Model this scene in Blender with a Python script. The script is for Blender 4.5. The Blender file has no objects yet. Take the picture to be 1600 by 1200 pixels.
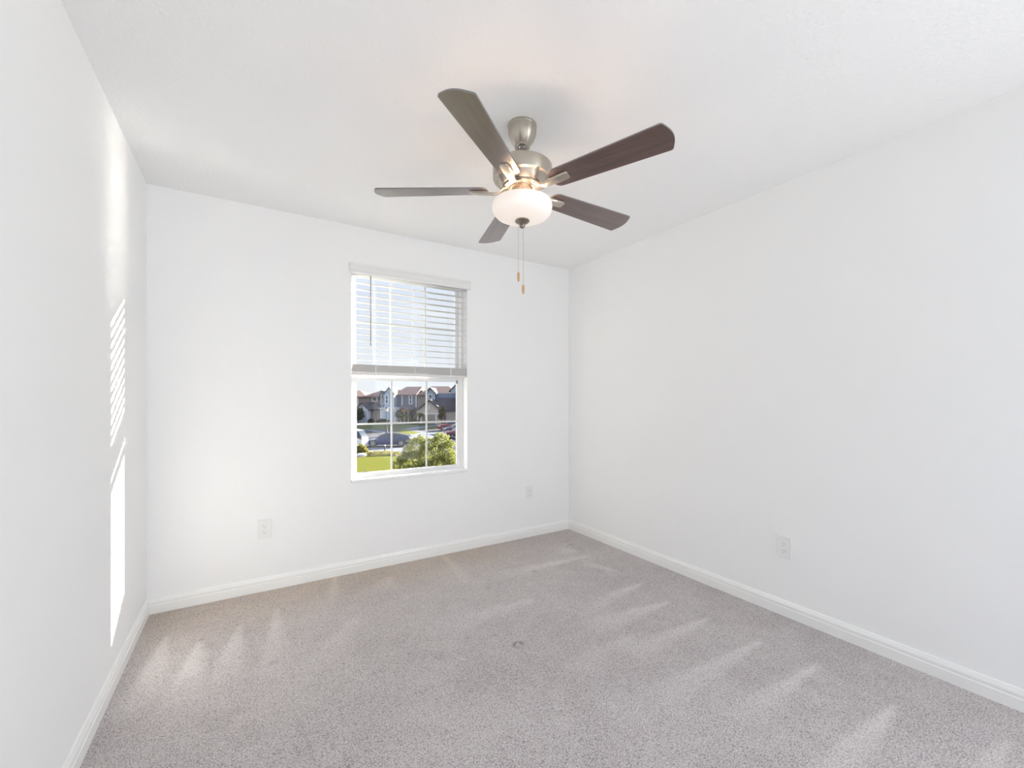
import bpy, bmesh, math, random
from mathutils import Vector, Matrix
import numpy as np
R = math.radians
SC = bpy.context.scene
COL = SC.collection

# ------------------------------------------------------------------ camera
F_PX, HOR, TH = 667.6, 623.5, R(31.74)
CS, SN = math.cos(TH), math.sin(TH)
EYE = 1.22
cd = bpy.data.cameras.new('camera'); cam = bpy.data.objects.new('camera', cd); COL.objects.link(cam)
cd.sensor_width = 36.0; cd.lens = F_PX / 1600 * 36.0
cd.shift_y = (HOR - 600) / 1600; cd.clip_start = 0.02; cd.clip_end = 1000
cam.location = (0, 0, EYE); cam.rotation_euler = (R(90), 0, -TH)
SC.camera = cam

# ------------------------------------------------------------------ sky
world = bpy.data.worlds.new('world'); SC.world = world; world.use_nodes = True
nt = world.node_tree; nt.nodes.clear()
wo = nt.nodes.new('ShaderNodeOutputWorld'); bg = nt.nodes.new('ShaderNodeBackground')
tc = nt.nodes.new('ShaderNodeTexCoord'); sx = nt.nodes.new('ShaderNodeSeparateXYZ')
ramp = nt.nodes.new('ShaderNodeValToRGB'); cn = nt.nodes.new('ShaderNodeTexNoise'); mx = nt.nodes.new('ShaderNodeMixRGB')
nt.links.new(tc.outputs['Generated'], sx.inputs[0]); nt.links.new(sx.outputs['Z'], ramp.inputs['Fac'])
e = ramp.color_ramp.elements
e[0].position = 0.0; e[0].color = (0.86, 0.88, 0.91, 1)
e[1].position = 0.9; e[1].color = (0.80, 1.0, 1.35, 1)
e.new(0.05).color = (0.81, 0.84, 0.88, 1); e.new(0.22).color = (0.71, 0.76, 0.87, 1); e.new(0.40).color = (0.85, 1.0, 1.25, 1)
mp = nt.nodes.new('ShaderNodeMapping'); mp.inputs['Scale'].default_value = (2, 2, 7)
nt.links.new(tc.outputs['Generated'], mp.inputs[0]); nt.links.new(mp.outputs[0], cn.inputs['Vector'])
cn.inputs['Scale'].default_value = 1.6; cn.inputs['Detail'].default_value = 5
cr = nt.nodes.new('ShaderNodeValToRGB'); cr.color_ramp.elements[0].position = .42; cr.color_ramp.elements[1].position = .66
nt.links.new(cn.outputs['Fac'], cr.inputs['Fac']); nt.links.new(cr.outputs[0], mx.inputs['Fac'])
nt.links.new(ramp.outputs['Color'], mx.inputs['Color1']); mx.inputs['Color2'].default_value = (0.86, 0.89, 0.95, 1)
nt.links.new(mx.outputs[0], bg.inputs['Color']); bg.inputs['Strength'].default_value = 1.0
nt.links.new(bg.outputs[0], wo.inputs['Surface'])

# ------------------------------------------------------------------ sun (low, from the right beyond the window)
SUN_AZ, SUN_EL = R(25.0), R(15.2)
sd = bpy.data.lights.new('sun', 'SUN'); sun = bpy.data.objects.new('sun', sd); COL.objects.link(sun)
sd.energy = 32.0; sd.angle = R(0.5); sd.color = (1.0, 0.93, 0.82)
sv = Vector((math.cos(SUN_AZ) * math.cos(SUN_EL), math.sin(SUN_AZ) * math.cos(SUN_EL), math.sin(SUN_EL)))
sun.rotation_euler = (-sv).to_track_quat('-Z', 'Y').to_euler()
sun.location = (8, 6, 6)

# ------------------------------------------------------------------ unseen fill lamps added behind the camera, where the room is left open
def area(name, w, h, watts, col, loc, rot):
    a = bpy.data.lights.new(name, 'AREA'); o = bpy.data.objects.new(name, a); COL.objects.link(o)
    a.shape = 'RECTANGLE'; a.size = w; a.size_y = h; a.energy = watts; a.color = col; o.location = loc; o.rotation_euler = rot
area('rear_fill', 3.4, 3.2, 5, (0.985, 1.0, 1.02), (1.05, -3.5, 1.40), (R(90), 0, 0))
area('side_fill', 1.7, 2.2, 53, (0.985, 1.0, 1.02), (2.5, -1.3, 1.2), (R(95), 0, R(62)))
area('far_up_fill', 2.6, 2.0, 14, (0.985, 1.0, 1.02), (1.05, -5.0, -0.6), (R(115), 0, 0))

SC.view_settings.view_transform = 'Standard'; SC.view_settings.look = 'None'
SC.view_settings.exposure = 0.12; SC.view_settings.gamma = 1.0; SC.view_settings.use_curve_mapping = False
SC.cycles.max_bounces = 14; SC.cycles.diffuse_bounces = 8; SC.cycles.transparent_max_bounces = 24
SC.cycles.sample_clamp_indirect = 400; SC.cycles.blur_glossy = 0.0; SC.cycles.use_denoising = True

# ================================================================== materials
def mat(name, col, rough=0.6, metal=0.0, spec=0.5, bump=None, vary=None, emit=None, coat=0.0, grain=None):
    """bump=(scale, strength, distance) ; vary=(scale, other colour, low, high) ; grain=(sx,sy,sz, other colour)"""
    m = bpy.data.materials.new(name); m.use_nodes = True
    n = m.node_tree; b = n.nodes['Principled BSDF']
    b.inputs['Base Color'].default_value = (*col, 1); b.inputs['Roughness'].default_value = rough
    b.inputs['Metallic'].default_value = metal; b.inputs['Specular IOR Level'].default_value = spec
    b.inputs['Coat Weight'].default_value = coat; b.inputs['Coat Roughness'].default_value = 0.12
    t = n.nodes.new('ShaderNodeTexCoord')
    if vary or grain:
        no = n.nodes.new('ShaderNodeTexNoise'); rp = n.nodes.new('ShaderNodeValToRGB')
        no.inputs['Detail'].default_value = 6
        if grain:
            mpp = n.nodes.new('ShaderNodeMapping'); mpp.inputs['Scale'].default_value = grain[:3]
            n.links.new(t.outputs['Object'], mpp.inputs[0]); n.links.new(mpp.outputs[0], no.inputs['Vector'])
            no.inputs['Scale'].default_value = 1.0; no.inputs['Distortion'].default_value = 0.6
            other, lo, hi = grain[3], .35, .65
        else:
            n.links.new(t.outputs['Object'], no.inputs['Vector']); no.inputs['Scale'].default_value = vary[0]
            other, lo, hi = vary[1], vary[2], vary[3]
        rp.color_ramp.elements[0].position = lo; rp.color_ramp.elements[1].position = hi
        rp.color_ramp.elements[0].color = (*col, 1); rp.color_ramp.elements[1].color = (*other, 1)
        n.links.new(no.outputs['Fac'], rp.inputs['Fac']); n.links.new(rp.outputs[0], b.inputs['Base Color'])
    if bump:
        bn = n.nodes.new('ShaderNodeTexNoise'); bu = n.nodes.new('ShaderNodeBump')
        bn.inputs['Scale'].default_value = bump[0]; bn.inputs['Detail'].default_value = 3
        n.links.new(t.outputs['Object'], bn.inputs['Vector']); n.links.new(bn.outputs['Fac'], bu.inputs['Height'])
        bu.inputs['Strength'].default_value = bump[1]; bu.inputs['Distance'].default_value = bump[2]
        n.links.new(bu.outputs[0], b.inputs['Normal'])
    if emit:
        b.inputs['Emission Color'].default_value = (*emit[0], 1); b.inputs['Emission Strength'].default_value = emit[1]
    return m

def srgb(r, g, b):
    f = lambda c: (c / 255 / 12.92) if c <= 10 else ((c / 255 + .055) / 1.055) ** 2.4
    return (f(r), f(g), f(b))

M = {}
M['wall'] = mat('wall_paint', (0.885, 0.888, 0.885), 0.75, spec=0.25, bump=(140, 0.15, 0.0015))
M['ceil'] = mat('ceiling_paint', (0.895, 0.897, 0.895), 0.85, spec=0.2, bump=(70, 0.55, 0.004))
M['trim'] = mat('trim_paint', (0.87, 0.87, 0.85), 0.32, spec=0.5)
M['vinyl'] = mat('white_vinyl', (0.74, 0.74, 0.745), 0.35)
M['muntin'] = mat('muntin_vinyl', (0.66, 0.66, 0.63), 0.4)
M['marble'] = mat('sill_marble', (0.88, 0.88, 0.87), 0.18, vary=(14, (0.74, 0.74, 0.74), .52, .75))
M['slat'] = mat('blind_slat', (0.66, 0.66, 0.66), 0.32, spec=0.62)
M['rail'] = mat('blind_rail', (0.70, 0.685, 0.67), 0.4)
M['valance'] = mat('blind_valance', (0.80, 0.80, 0.785), 0.4)
M['cord'] = mat('blind_cord', (0.80, 0.80, 0.80), 0.8)
M['wand'] = mat('wand_plastic', (0.16, 0.13, 0.14), 0.3)
M['plate'] = mat('outlet_plastic', (0.84, 0.84, 0.83), 0.3)
M['slot'] = mat('outlet_slot', (0.34, 0.34, 0.34), 0.6)
M['nickel'] = mat('brushed_nickel', (0.52, 0.475, 0.41), 0.32, metal=1.0)
M['nickel'].node_tree.nodes['Principled BSDF'].inputs['Anisotropic'].default_value = 0.75
M['nickel'].node_tree.nodes['Principled BSDF'].inputs['Anisotropic Rotation'].default_value = 0.25
M['nickel_dark'] = mat('dark_nickel', (0.30, 0.26, 0.22), 0.35, metal=1.0)
M['steel'] = mat('fan_steel', (0.55, 0.54, 0.53), 0.2, metal=1.0)
M['walnut'] = mat('walnut_blade', (0.050, 0.022, 0.016), 0.30, spec=0.55, grain=(3.0, 42, 42, (0.105, 0.045, 0.032)), coat=1.0)
M['walnut'].node_tree.nodes['Principled BSDF'].inputs['Coat IOR'].default_value = 1.7
M['walnut'].node_tree.nodes['Principled BSDF'].inputs['Coat Roughness'].default_value = 0.22
M['blade_edge'] = mat('blade_edge', (0.20, 0.19, 0.185), 0.4)
M['pull'] = mat('pull_wood', (0.62, 0.36, 0.16), 0.5)
M['chain'] = mat('pull_chain', (0.62, 0.56, 0.45), 0.35, metal=1.0)
M['bowl'] = mat('frosted_glass', (0.86, 0.84, 0.82), 0.35, emit=((1.0, 0.76, 0.58), 0.30))

def glass_mat(name, tint=(1, 1, 1), refl=0.06):
    m = bpy.data.materials.new(name); m.use_nodes = True; n = m.node_tree; n.nodes.clear()
    o = n.nodes.new('ShaderNodeOutputMaterial'); tr = n.nodes.new('ShaderNodeBsdfTransparent'); gl = n.nodes.new('ShaderNodeBsdfGlossy')
    tr.inputs[0].default_value = (*tint, 1); gl.inputs['Roughness'].default_value = 0.02
    ms = n.nodes.new('ShaderNodeMixShader'); ms.inputs[0].default_value = refl
    n.links.new(tr.outputs[0], ms.inputs[1]); n.links.new(gl.outputs[0], ms.inputs[2]); n.links.new(ms.outputs[0], o.inputs[0])
    return m
M['glass'] = glass_mat('window_glass', (0.97, 0.98, 0.98), 0.008)

# ================================================================== helpers
def tag(o, label=None, cat=None, group=None, kind=None):
    if label: o['label'] = label
    if cat: o['category'] = cat
    if group: o['group'] = group
    if kind: o['kind'] = kind
    return o

def empty(name, loc=(0, 0, 0), rz=0.0, **k):
    o = bpy.data.objects.new(name, None); COL.objects.link(o); o.location = loc; o.rotation_euler = (0, 0, rz)
    o.empty_display_size = .1
    return tag(o, **k)

class MB:
    def __init__(s): s.bm = bmesh.new()
    def box(s, x0, x1, y0, y1, z0, z1, bevel=0.0, mi=0):
        r = bmesh.ops.create_cube(s.bm, size=1.0); vs = r['verts']
        for v in vs:
            v.co = Vector(((x0 + x1) / 2 + v.co.x * (x1 - x0), (y0 + y1) / 2 + v.co.y * (y1 - y0), (z0 + z1) / 2 + v.co.z * (z1 - z0)))
        fs = {f for v in vs for f in v.link_faces}
        for f in fs: f.material_index = mi
        if bevel:
            es = list({ed for v in vs for ed in v.link_edges})
            bmesh.ops.bevel(s.bm, geom=es, offset=bevel, segments=2, affect='EDGES', profile=.6)
        return s
    def poly(s, pts, mi=0):
        f = s.bm.faces.new([s.bm.verts.new(p) for p in pts]); f.material_index = mi; return s
    def prism(s, pts, vec, mi=0):
        """closed polygon extruded along vec"""
        a = [s.bm.verts.new(p) for p in pts]; b = [s.bm.verts.new(Vector(p) + Vector(vec)) for p in pts]
        k = len(pts)
        for f in (s.bm.faces.new(a), s.bm.faces.new(b[::-1])): f.material_index = mi
        for i in range(k):
            f = s.bm.faces.new([a[i], b[i], b[(i + 1) % k], a[(i + 1) % k]]); f.material_index = mi
        return s
    def lathe(s, prof, seg=48, c=(0, 0), close=False, mi=0):
        rings = []
        for r, z in prof:
            if r < 1e-6: rings.append([s.bm.verts.new((c[0], c[1], z))])
            else: rings.append([s.bm.verts.new((c[0] + r * math.cos(2 * math.pi * i / seg), c[1] + r * math.sin(2 * math.pi * i / seg), z)) for i in range(seg)])
        for A, B in zip(rings, rings[1:]):
            for i in range(seg):
                j = (i + 1) % seg
                if len(A) == 1 and len(B) == 1: continue
                if len(A) == 1: vs = [A[0], B[j], B[i]]
                elif len(B) == 1: vs = [A[i], A[j], B[0]]
                else: vs = [A[i], A[j], B[j], B[i]]
                f = s.bm.faces.new(vs); f.smooth = True; f.material_index = mi
        return s
    def tube(s, pts, r, seg=8, mi=0):
        pts = [Vector(p) for p in pts]; rs = r if isinstance(r, (list, tuple)) else [r] * len(pts); rings = []
        for i, p in enumerate(pts):
            d = (pts[min(i + 1, len(pts) - 1)] - pts[max(i - 1, 0)]).normalized()
            u = d.cross(Vector((0, 0, 1)) if abs(d.z) < .95 else Vector((1, 0, 0))).normalized(); w = d.cross(u)
            rings.append([s.bm.verts.new(p + rs[i] * (math.cos(2 * math.pi * k / seg) * u + math.sin(2 * math.pi * k / seg) * w)) for k in range(seg)])
        for A, B in zip(rings, rings[1:]):
            for k in range(seg):
                f = s.bm.faces.new([A[k], A[(k + 1) % seg], B[(k + 1) % seg], B[k]]); f.smooth = True; f.material_index = mi
        for f in (s.bm.faces.new(rings[0][::-1]), s.bm.faces.new(rings[-1])): f.material_index = mi
        return s
    def build(s, name, mats, parent=None, loc=None, rot=None, smooth=False, **k):
        bmesh.ops.recalc_face_normals(s.bm, faces=s.bm.faces)
        for ed in s.bm.edges:
            if len(ed.link_faces) == 2 and ed.calc_face_angle(0) > .62: ed.smooth = False
        me = bpy.data.meshes.new(name); s.bm.to_mesh(me); s.bm.free()
        for m in (mats if isinstance(mats, (list, tuple)) else [mats]): me.materials.append(m)
        o = bpy.data.objects.new(name, me); COL.objects.link(o)
        if parent: o.parent = parent
        if loc: o.location = loc
        if rot: o.rotation_euler = rot
        if smooth:
            for p in me.polygons: p.use_smooth = True
        return tag(o, **k)

def copy_tree(o, parent=None):
    c = o.copy(); COL.objects.link(c)
    if parent: c.parent = parent
    for ch in list(o.children): copy_tree(ch, c)
    return c

def W(lat, dep, z=0.0):
    """a spot given as metres to the right / metres ahead of the viewer's standing point"""
    return Vector((lat * CS + dep * SN, -lat * SN + dep * CS, z))

# ================================================================== room shell
XL, XR, YB, YR, H = -0.487, 2.578, 3.147, -0.70, 2.44
OX0, OX1, OZ0, OZ1 = 0.619, 1.518, 0.640, 2.178     # window opening
T = 0.20
b = MB()
b.box(XL - .12, OX0, YB, YB + T, 0, H); b.box(OX1, XR + .12, YB, YB + T, 0, H)
b.box(OX0, OX1, YB, YB + T, 0, OZ0); b.box(OX0, OX1, YB, YB + T, OZ1, H)
bmesh.ops.remove_doubles(b.bm, verts=b.bm.verts, dist=1e-5)
b.build('wall_back', M['wall'], kind='structure')
MB().box(XL - .12, XL, YR - .12, YB, 0, H).build('wall_left', M['wall'], kind='structure')
MB().box(XR, XR + .12, YR - .12, YB, 0, H).build('wall_right', M['wall'], kind='structure')
MB().box(XL - .12, XR + .12, YR - .12, YB + T, H, H + .12).build('ceiling', M['ceil'], kind='structure')

# baseboards: stepped colonial profile
def base(name, p0, p1, n):
    prof = [(0, 0), (.0145, 0), (.0145, .047), (.0115, .050), (.0115, .058), (.013, .060), (.012, .068), (.0085, .076), (.006, .083), (.0, .085)]
    b = MB(); pts = [Vector((p0[0] + n[0] * d, p0[1] + n[1] * d, z)) for d, z in prof]
    b.prism(pts, (p1[0] - p0[0], p1[1] - p0[1], 0))
    return b.build(name, M['trim'], kind='structure')
base('baseboard_back', (XL, YB), (XR, YB), (0, -1))
base('baseboard_left', (XL, YR), (XL, YB - .0145), (1, 0))
base('baseboard_right', (XR, YR), (XR, YB - .0145), (-1, 0))

# ------------------------------------------------------------------ carpet
def floor_pt(px, py):
    dep = EYE * F_PX / (py - HOR); return W((px - 800) * dep / F_PX, dep)
# vacuum tracks: (tip, base corner, base corner, strength) as seen on the carpet
TR = [((1005, 911), (925, 938), (938, 951), .8), ((965, 893), (908, 876), (915, 884), .8), ((925, 868), (775, 893), (790, 903), .9),
      ((905, 862), (868, 852), (872, 868), .5), ((1050, 939), (925, 968), (960, 986), .9), ((1112, 964), (985, 1008), (1020, 1022), .9),
      ((1192, 1000), (1040, 1066), (1085, 1084), 1.0), ((1283, 1037), (1160, 1096), (1200, 1112), 1.1), ((1402, 1100), (1280, 1190), (1340, 1215), 1.2),
      ((1580, 1155), (1500, 1215), (1550, 1230), .7), ((262, 992), (205, 1085), (248, 1092), 1.1), ((313, 1000), (262, 1095), (312, 1110), 1.1),
      ((376, 975), (322, 1075), (372, 1085), .9), ((433, 948), (415, 1040), (446, 1050), .8), ((524, 898), (516, 935), (526, 938), .7),
      ((688, 864), (722, 905), (736, 900), .6), ((838, 935), (700, 965), (720, 990), .45), ((865, 880), (740, 905), (760, 915), .5),
      ((1010, 985), (850, 1045), (890, 1065), .4), ((610, 900), (560, 925), (640, 930), .5), ((560, 960), (400, 1100), (520, 1120), .35)]
nx, ny = 250, 312
xs = np.linspace(XL, XR, nx); ys = np.linspace(YR, YB, ny); GX, GY = np.meshgrid(xs, ys)
pile = np.zeros_like(GX)
for tip, ba, bb, st in TR:
    a = floor_pt(*tip); c = (floor_pt(*ba) + floor_pt(*bb)) / 2; w = (floor_pt(*ba) - floor_pt(*bb)).length / 2
    d = c - a; L = d.length; ux, uy = d.x / L, d.y / L
    s = ((GX - a.x) * ux + (GY - a.y) * uy) / L; q = (-(GX - a.x) * uy + (GY - a.y) * ux)
    half = np.clip(s, 0, 1.3) * w + 0.006
    edge = 1 / (1 + np.exp((np.abs(q) - half) / (0.004 + .10 * half)))
    side = 1 - .35 * (q / (half + .01))      # one edge of a track is crisper
    along = np.clip(s / .06, 0, 1) * np.clip(1.25 - s, 0, 1) ** .8 * (s > 0)
    pile = np.maximum(pile, st * edge * along * np.clip(side, .4, 1.2))
spot = np.zeros_like(GX)
for px, py, r, v in [(730, 997, .014, -.6), (775, 993, .010, -.7), (428, 1035, .02, -.6), (722, 1030, .008, 1.0), (885, 846, .012, -1.0),
                     (892, 851, .014, -1.0), (688, 1025, .03, -.45), (437, 983, .008, -.8), (835, 893, .02, -.6), (1208, 1008, .01, -.6)]:
    p = floor_pt(px, py); spot += v * np.exp(-((GX - p.x) ** 2 + (GY - p.y) ** 2) / (r * r))
p = floor_pt(810, 1008); rr_ = np.hypot(GX - p.x, (GY - p.y)); spot += -1.0 * np.exp(-((rr_ - .024) / .007) ** 2) * (1 + .5 * np.sign(GY - p.y))
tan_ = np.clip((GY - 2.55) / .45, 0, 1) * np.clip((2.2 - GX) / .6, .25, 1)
me = bpy.data.meshes.new('floor')
vs = np.stack([GX.ravel(), GY.ravel(), np.zeros(nx * ny)], 1)
I = np.arange(nx * ny).reshape(ny, nx)
fs = np.stack([I[:-1, :-1].ravel(), I[:-1, 1:].ravel(), I[1:, 1:].ravel(), I[1:, :-1].ravel()], 1)
me.from_pydata(vs.tolist(), [], fs.tolist())
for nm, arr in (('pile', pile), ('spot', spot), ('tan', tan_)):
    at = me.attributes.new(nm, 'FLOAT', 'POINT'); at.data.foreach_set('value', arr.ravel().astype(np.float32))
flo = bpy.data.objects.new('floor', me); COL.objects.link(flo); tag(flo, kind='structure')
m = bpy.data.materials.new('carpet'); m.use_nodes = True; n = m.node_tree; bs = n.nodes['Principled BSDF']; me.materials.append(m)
bs.inputs['Roughness'].default_value = 1.0; bs.inputs['Specular IOR Level'].default_value = 0.0
bs.inputs['Sheen Weight'].default_value = 0.15
tcn = n.nodes.new('ShaderNodeTexCoord')
def noise(scale, detail=3, dist=0.0, stretch=None):
    q = n.nodes.new('ShaderNodeTexNoise'); q.inputs['Scale'].default_value = scale; q.inputs['Detail'].default_value = detail; q.inputs['Distortion'].default_value = dist
    if stretch:
        g = n.nodes.new('ShaderNodeMapping'); g.inputs['Scale'].default_value = stretch[:3]; g.inputs['Rotation'].default_value = (0, 0, stretch[3])
        n.links.new(tcn.outputs['Object'], g.inputs[0]); n.links.new(g.outputs[0], q.inputs['Vector'])
    else: n.links.new(tcn.outputs['Object'], q.inputs['Vector'])
    return q.outputs['Fac']
def mth(op, a, b=None, c=None):
    q = n.nodes.new('ShaderNodeMath'); q.operation = op
    for i, v in enumerate((a, b, c)):
        if v is None: continue
        if isinstance(v, (int, float)): q.inputs[i].default_value = v
        else: n.links.new(v, q.inputs[i])
    return q.outputs[0]
ap = n.nodes.new('ShaderNodeAttribute'); ap.attribute_name = 'pile'; asp = n.nodes.new('ShaderNodeAttribute'); asp.attribute_name = 'spot'
fine = noise(230, 4, .5); mid = noise(70, 3); big = noise(2.2, 4, .8); med = noise(9, 4, .6)
vor = n.nodes.new('ShaderNodeTexVoronoi'); vor.inputs['Scale'].default_value = 170; n.links.new(tcn.outputs['Object'], vor.inputs['Vector'])
val = mth('ADD', mth('MULTIPLY', mth('SUBTRACT', fine, .5), 1.9), 0.5)
val = mth('MULTIPLY_ADD', mth('SUBTRACT', mid, .5), 0.30, val)
val = mth('MULTIPLY_ADD', mth('SUBTRACT', big, .5), 0.26, val)
val = mth('MULTIPLY_ADD', mth('SUBTRACT', med, .5), 0.20, val)
val = mth('MULTIPLY_ADD', mth('SUBTRACT', vor.outputs['Distance'], .4), -0.55, val)
val = mth('MULTIPLY_ADD', ap.outputs['Fac'], 0.26, val)
val = mth('MULTIPLY_ADD', asp.outputs['Fac'], 0.35, val)
cr = n.nodes.new('ShaderNodeValToRGB'); el = cr.color_ramp.elements
el[0].position = 0.0; el[0].color = (0.24, 0.208, 0.204, 1); el[1].position = 1.0; el[1].color = (0.82, 0.775, 0.755, 1)
el.new(.28).color = (0.44, 0.398, 0.39, 1); el.new(.55).color = (0.61, 0.562, 0.55, 1)
n.links.new(val, cr.inputs['Fac'])
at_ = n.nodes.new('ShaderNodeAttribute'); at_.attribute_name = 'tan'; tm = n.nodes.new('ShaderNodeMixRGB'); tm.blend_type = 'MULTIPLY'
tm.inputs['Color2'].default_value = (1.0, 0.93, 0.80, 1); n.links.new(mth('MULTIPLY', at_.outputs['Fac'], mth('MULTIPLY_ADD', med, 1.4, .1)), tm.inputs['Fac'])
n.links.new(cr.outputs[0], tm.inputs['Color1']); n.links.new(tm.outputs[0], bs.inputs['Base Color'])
bu = n.nodes.new('ShaderNodeBump'); bu.inputs['Strength'].default_value = .75; bu.inputs['Distance'].default_value = .006
hh = mth('ADD', mth('MULTIPLY', fine, 1.0), mth('MULTIPLY', mid, .7)); hh = mth('MULTIPLY_ADD', vor.outputs['Distance'], -.5, hh)
hh = mth('MULTIPLY_ADD', asp.outputs['Fac'], 1.0, hh)
n.links.new(hh, bu.inputs['Height']); n.links.new(bu.outputs[0], bs.inputs['Normal'])

# ------------------------------------------------------------------ window
win = empty('window_1', (0, YB, 0), kind='structure')
def wpart(b, name, m, parent=win, **k): return b.build(name, m, parent, loc=(0, -YB, 0) if parent is win else None, **k)
def ring(b, x0, x1, z0, z1, y0, y1, wl, wr, wb, wt, bev=.002):
    b.box(x0, x0 + wl, y0, y1, z0, z1, bev); b.box(x1 - wr, x1, y0, y1, z0, z1, bev)
    b.box(x0 + wl, x1 - wr, y0, y1, z0, z0 + wb, bev); b.box(x0 + wl, x1 - wr, y0, y1, z1 - wt, z1, bev); return b
wpart(ring(MB(), OX0, OX1, .650, OZ1, 3.213, 3.300, .026, .026, .014, .012), 'window_frame', M['vinyl'])
lo = wpart(ring(MB(), OX0 + .026, OX1 - .026, .664, 1.392, 3.217, 3.243, .026, .033, .018, .034), 'lower_sash', M['vinyl'])
up = wpart(ring(MB(), OX0 + .026, OX1 - .026, 1.372, OZ1 - .011, 3.250, 3.276, .026, .033, .03, .042), 'upper_sash', M['vinyl'])
def munt(z0, z1, zm, y, parent):
    b = MB()
    for x in (.925, 1.201): b.box(x - .0062, x + .0062, y - .004, y + .004, z0, z1)
    b.box(.671, 1.459, y - .0035, y + .0035, zm - .0062, zm + .0062)
    return b.build('muntins', M['muntin'], parent)
MB().box(.668, 1.462, 3.2335, 3.2365, .680, 1.360).build('glass_pane', M['glass'], lo); munt(.682, 1.358, 1.037, 3.226, lo)
MB().box(.668, 1.462, 3.2665, 3.2695, 1.400, 2.130).build('glass_pane', M['glass'], up); munt(1.402, 2.126, 1.783, 3.259, up)
b = MB(); b.box(1.452, 1.462, 3.208, 3.217, 1.345, 1.372, .001); b.build('sash_stop', M['wand'], lo)
b = MB(); b.box(.70, .745, 3.205, 3.217, .686, .692, .001); b.build('tilt_latch', M['wand'], lo)
sb = MB().box(OX0 + .001, OX1 - .001, YB - .014, 3.213, .628, .650, .003); wpart(sb, 'window_sill', M['marble'])

# ------------------------------------------------------------------ blind
bl = empty('window_blind', (1.068, 3.18, 2.10), label='white horizontal slat blind drawn halfway up in the window recess', cat='window blind')
def bpart(b, name, m, parent=bl, **k): return b.build(name, m, parent, loc=(-1.068, -3.18, -2.10) if parent is bl else None, **k)
b = MB()
prof = [(3.146, 2.107), (3.128, 2.107), (3.126, 2.118), (3.129, 2.128), (3.129, 2.160), (3.124, 2.166), (3.122, 2.176), (3.146, 2.176)]
b.prism([(OX0 - .012, y, z) for y, z in prof], (OX1 - OX0 + .036, 0, 0)); bpart(b, 'valance', M['valance'])
bpart(MB().box(.632, 1.506, 3.155, 3.205, 2.128, 2.168, .002), 'headrail', M['vinyl'])
b = MB(); SL0, SP, NS = 2.0948, .0458, 14
def slat(b, z, tilt=0.03, th=.0028):
    y0, y1 = 3.156, 3.206; ym = (y0 + y1) / 2
    pr = []
    for k in range(7):
        u = k / 6; y = y0 + (y1 - y0) * u; pr.append((y, z + .0022 * math.sin(math.pi * u) + (y - ym) * tilt))
    pts = [(.630, y, zz) for y, zz in pr] + [(.630, y, zz + th) for y, zz in pr[::-1]]
    b.prism(pts, (.880, 0, 0))
for i in range(NS): slat(b, SL0 - i * SP)
bpart(b, 'slats', M['slat'])
b = MB()
for i in range(12): slat(b, 1.4135 + i * .0047, 0.0, .0030)
bpart(b, 'stacked_slats', M['rail'])
bpart(MB().box(.628, 1.512, 3.154, 3.208, 1.393, 1.411, .003), 'bottom_rail', M['rail'])
for x in (.785, 1.078, 1.372):
    b = MB()
    for y in (3.153, 3.209):
        b.tube([(x, y, 2.13), (x, y, 1.41)], .0008, 5); b.tube([(x + .012, y, 2.13), (x + .012, y, 1.41)], .0006, 5)
    b.box(x + .002, x + .008, 3.152, 3.155, 1.397, 1.470, .001)
    bpart(b, 'ladder_cord', M['cord'])
bpart(MB().tube([(.752, 3.148, 2.125), (.752, 3.147, 1.602)], .0028, 8), 'tilt_wand', M['wand'], label='thin dark tilt wand')
b = MB(); 
for dx in (0, .012, .03): b.tube([(1.452 + dx, 3.150, 2.128), (1.452 + dx * .8, 3.150, 1.44 + dx)], .0009, 5)
bpart(b, 'lift_cords', M['cord'])
bpart(MB().box(1.425, 1.475, 3.147, 3.157, 2.096, 2.104, .001), 'cord_lock', M['rail'])

# ------------------------------------------------------------------ outlets
def outlet(loc, rz, label, w=.077, h=.122, duplex=True):
    r = empty('electrical_outlet', loc, rz, label=label, cat='electrical outlet', group='electrical outlets low on the walls')
    MB().box(-w / 2, w / 2, -.007, 0, -h / 2, h / 2, .0028).build('cover_plate', M['plate'], r)
    for s in (1, -1):
        b = MB(); z = s * .0195; k = 20
        pts = []
        for i in range(k):
            a = 2 * math.pi * i / k; pts.append((max(-.0145, min(.0145, .0172 * math.cos(a))), -.0085, z + .0165 * math.sin(a)))
        b.prism(pts, (0, .003, 0)); rc = b.build('receptacle', M['plate'], r)
        b = MB(); b.box(-.0075, -.0055, -.0089, -.0080, z - .002, z + .008); b.box(.005, .007, -.0089, -.0080, z - .002, z + .006)
        b.box(-.0022, .0022, -.0089, -.0080, z - .011, z - .0065); b.build('slots', M['slot'], rc)
    MB().lathe([(0, -.0012), (.003, -.0012), (.003, .001), (0, .001)], 12).build('screw', M['plate'], r, loc=(0, -.0075, 0), rot=(R(90), 0, 0))
    return r
outlet((.0905, YB - .0005, .391), 0, 'white duplex outlet on the window wall left of the window')
outlet((2.128, YB - .0005, .391), 0, 'white wall outlet right of the window near the far corner', .070, .114)
outlet((XR - .0005, 1.241, .385), R(-90), 'white duplex outlet on the right-hand wall')

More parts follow.
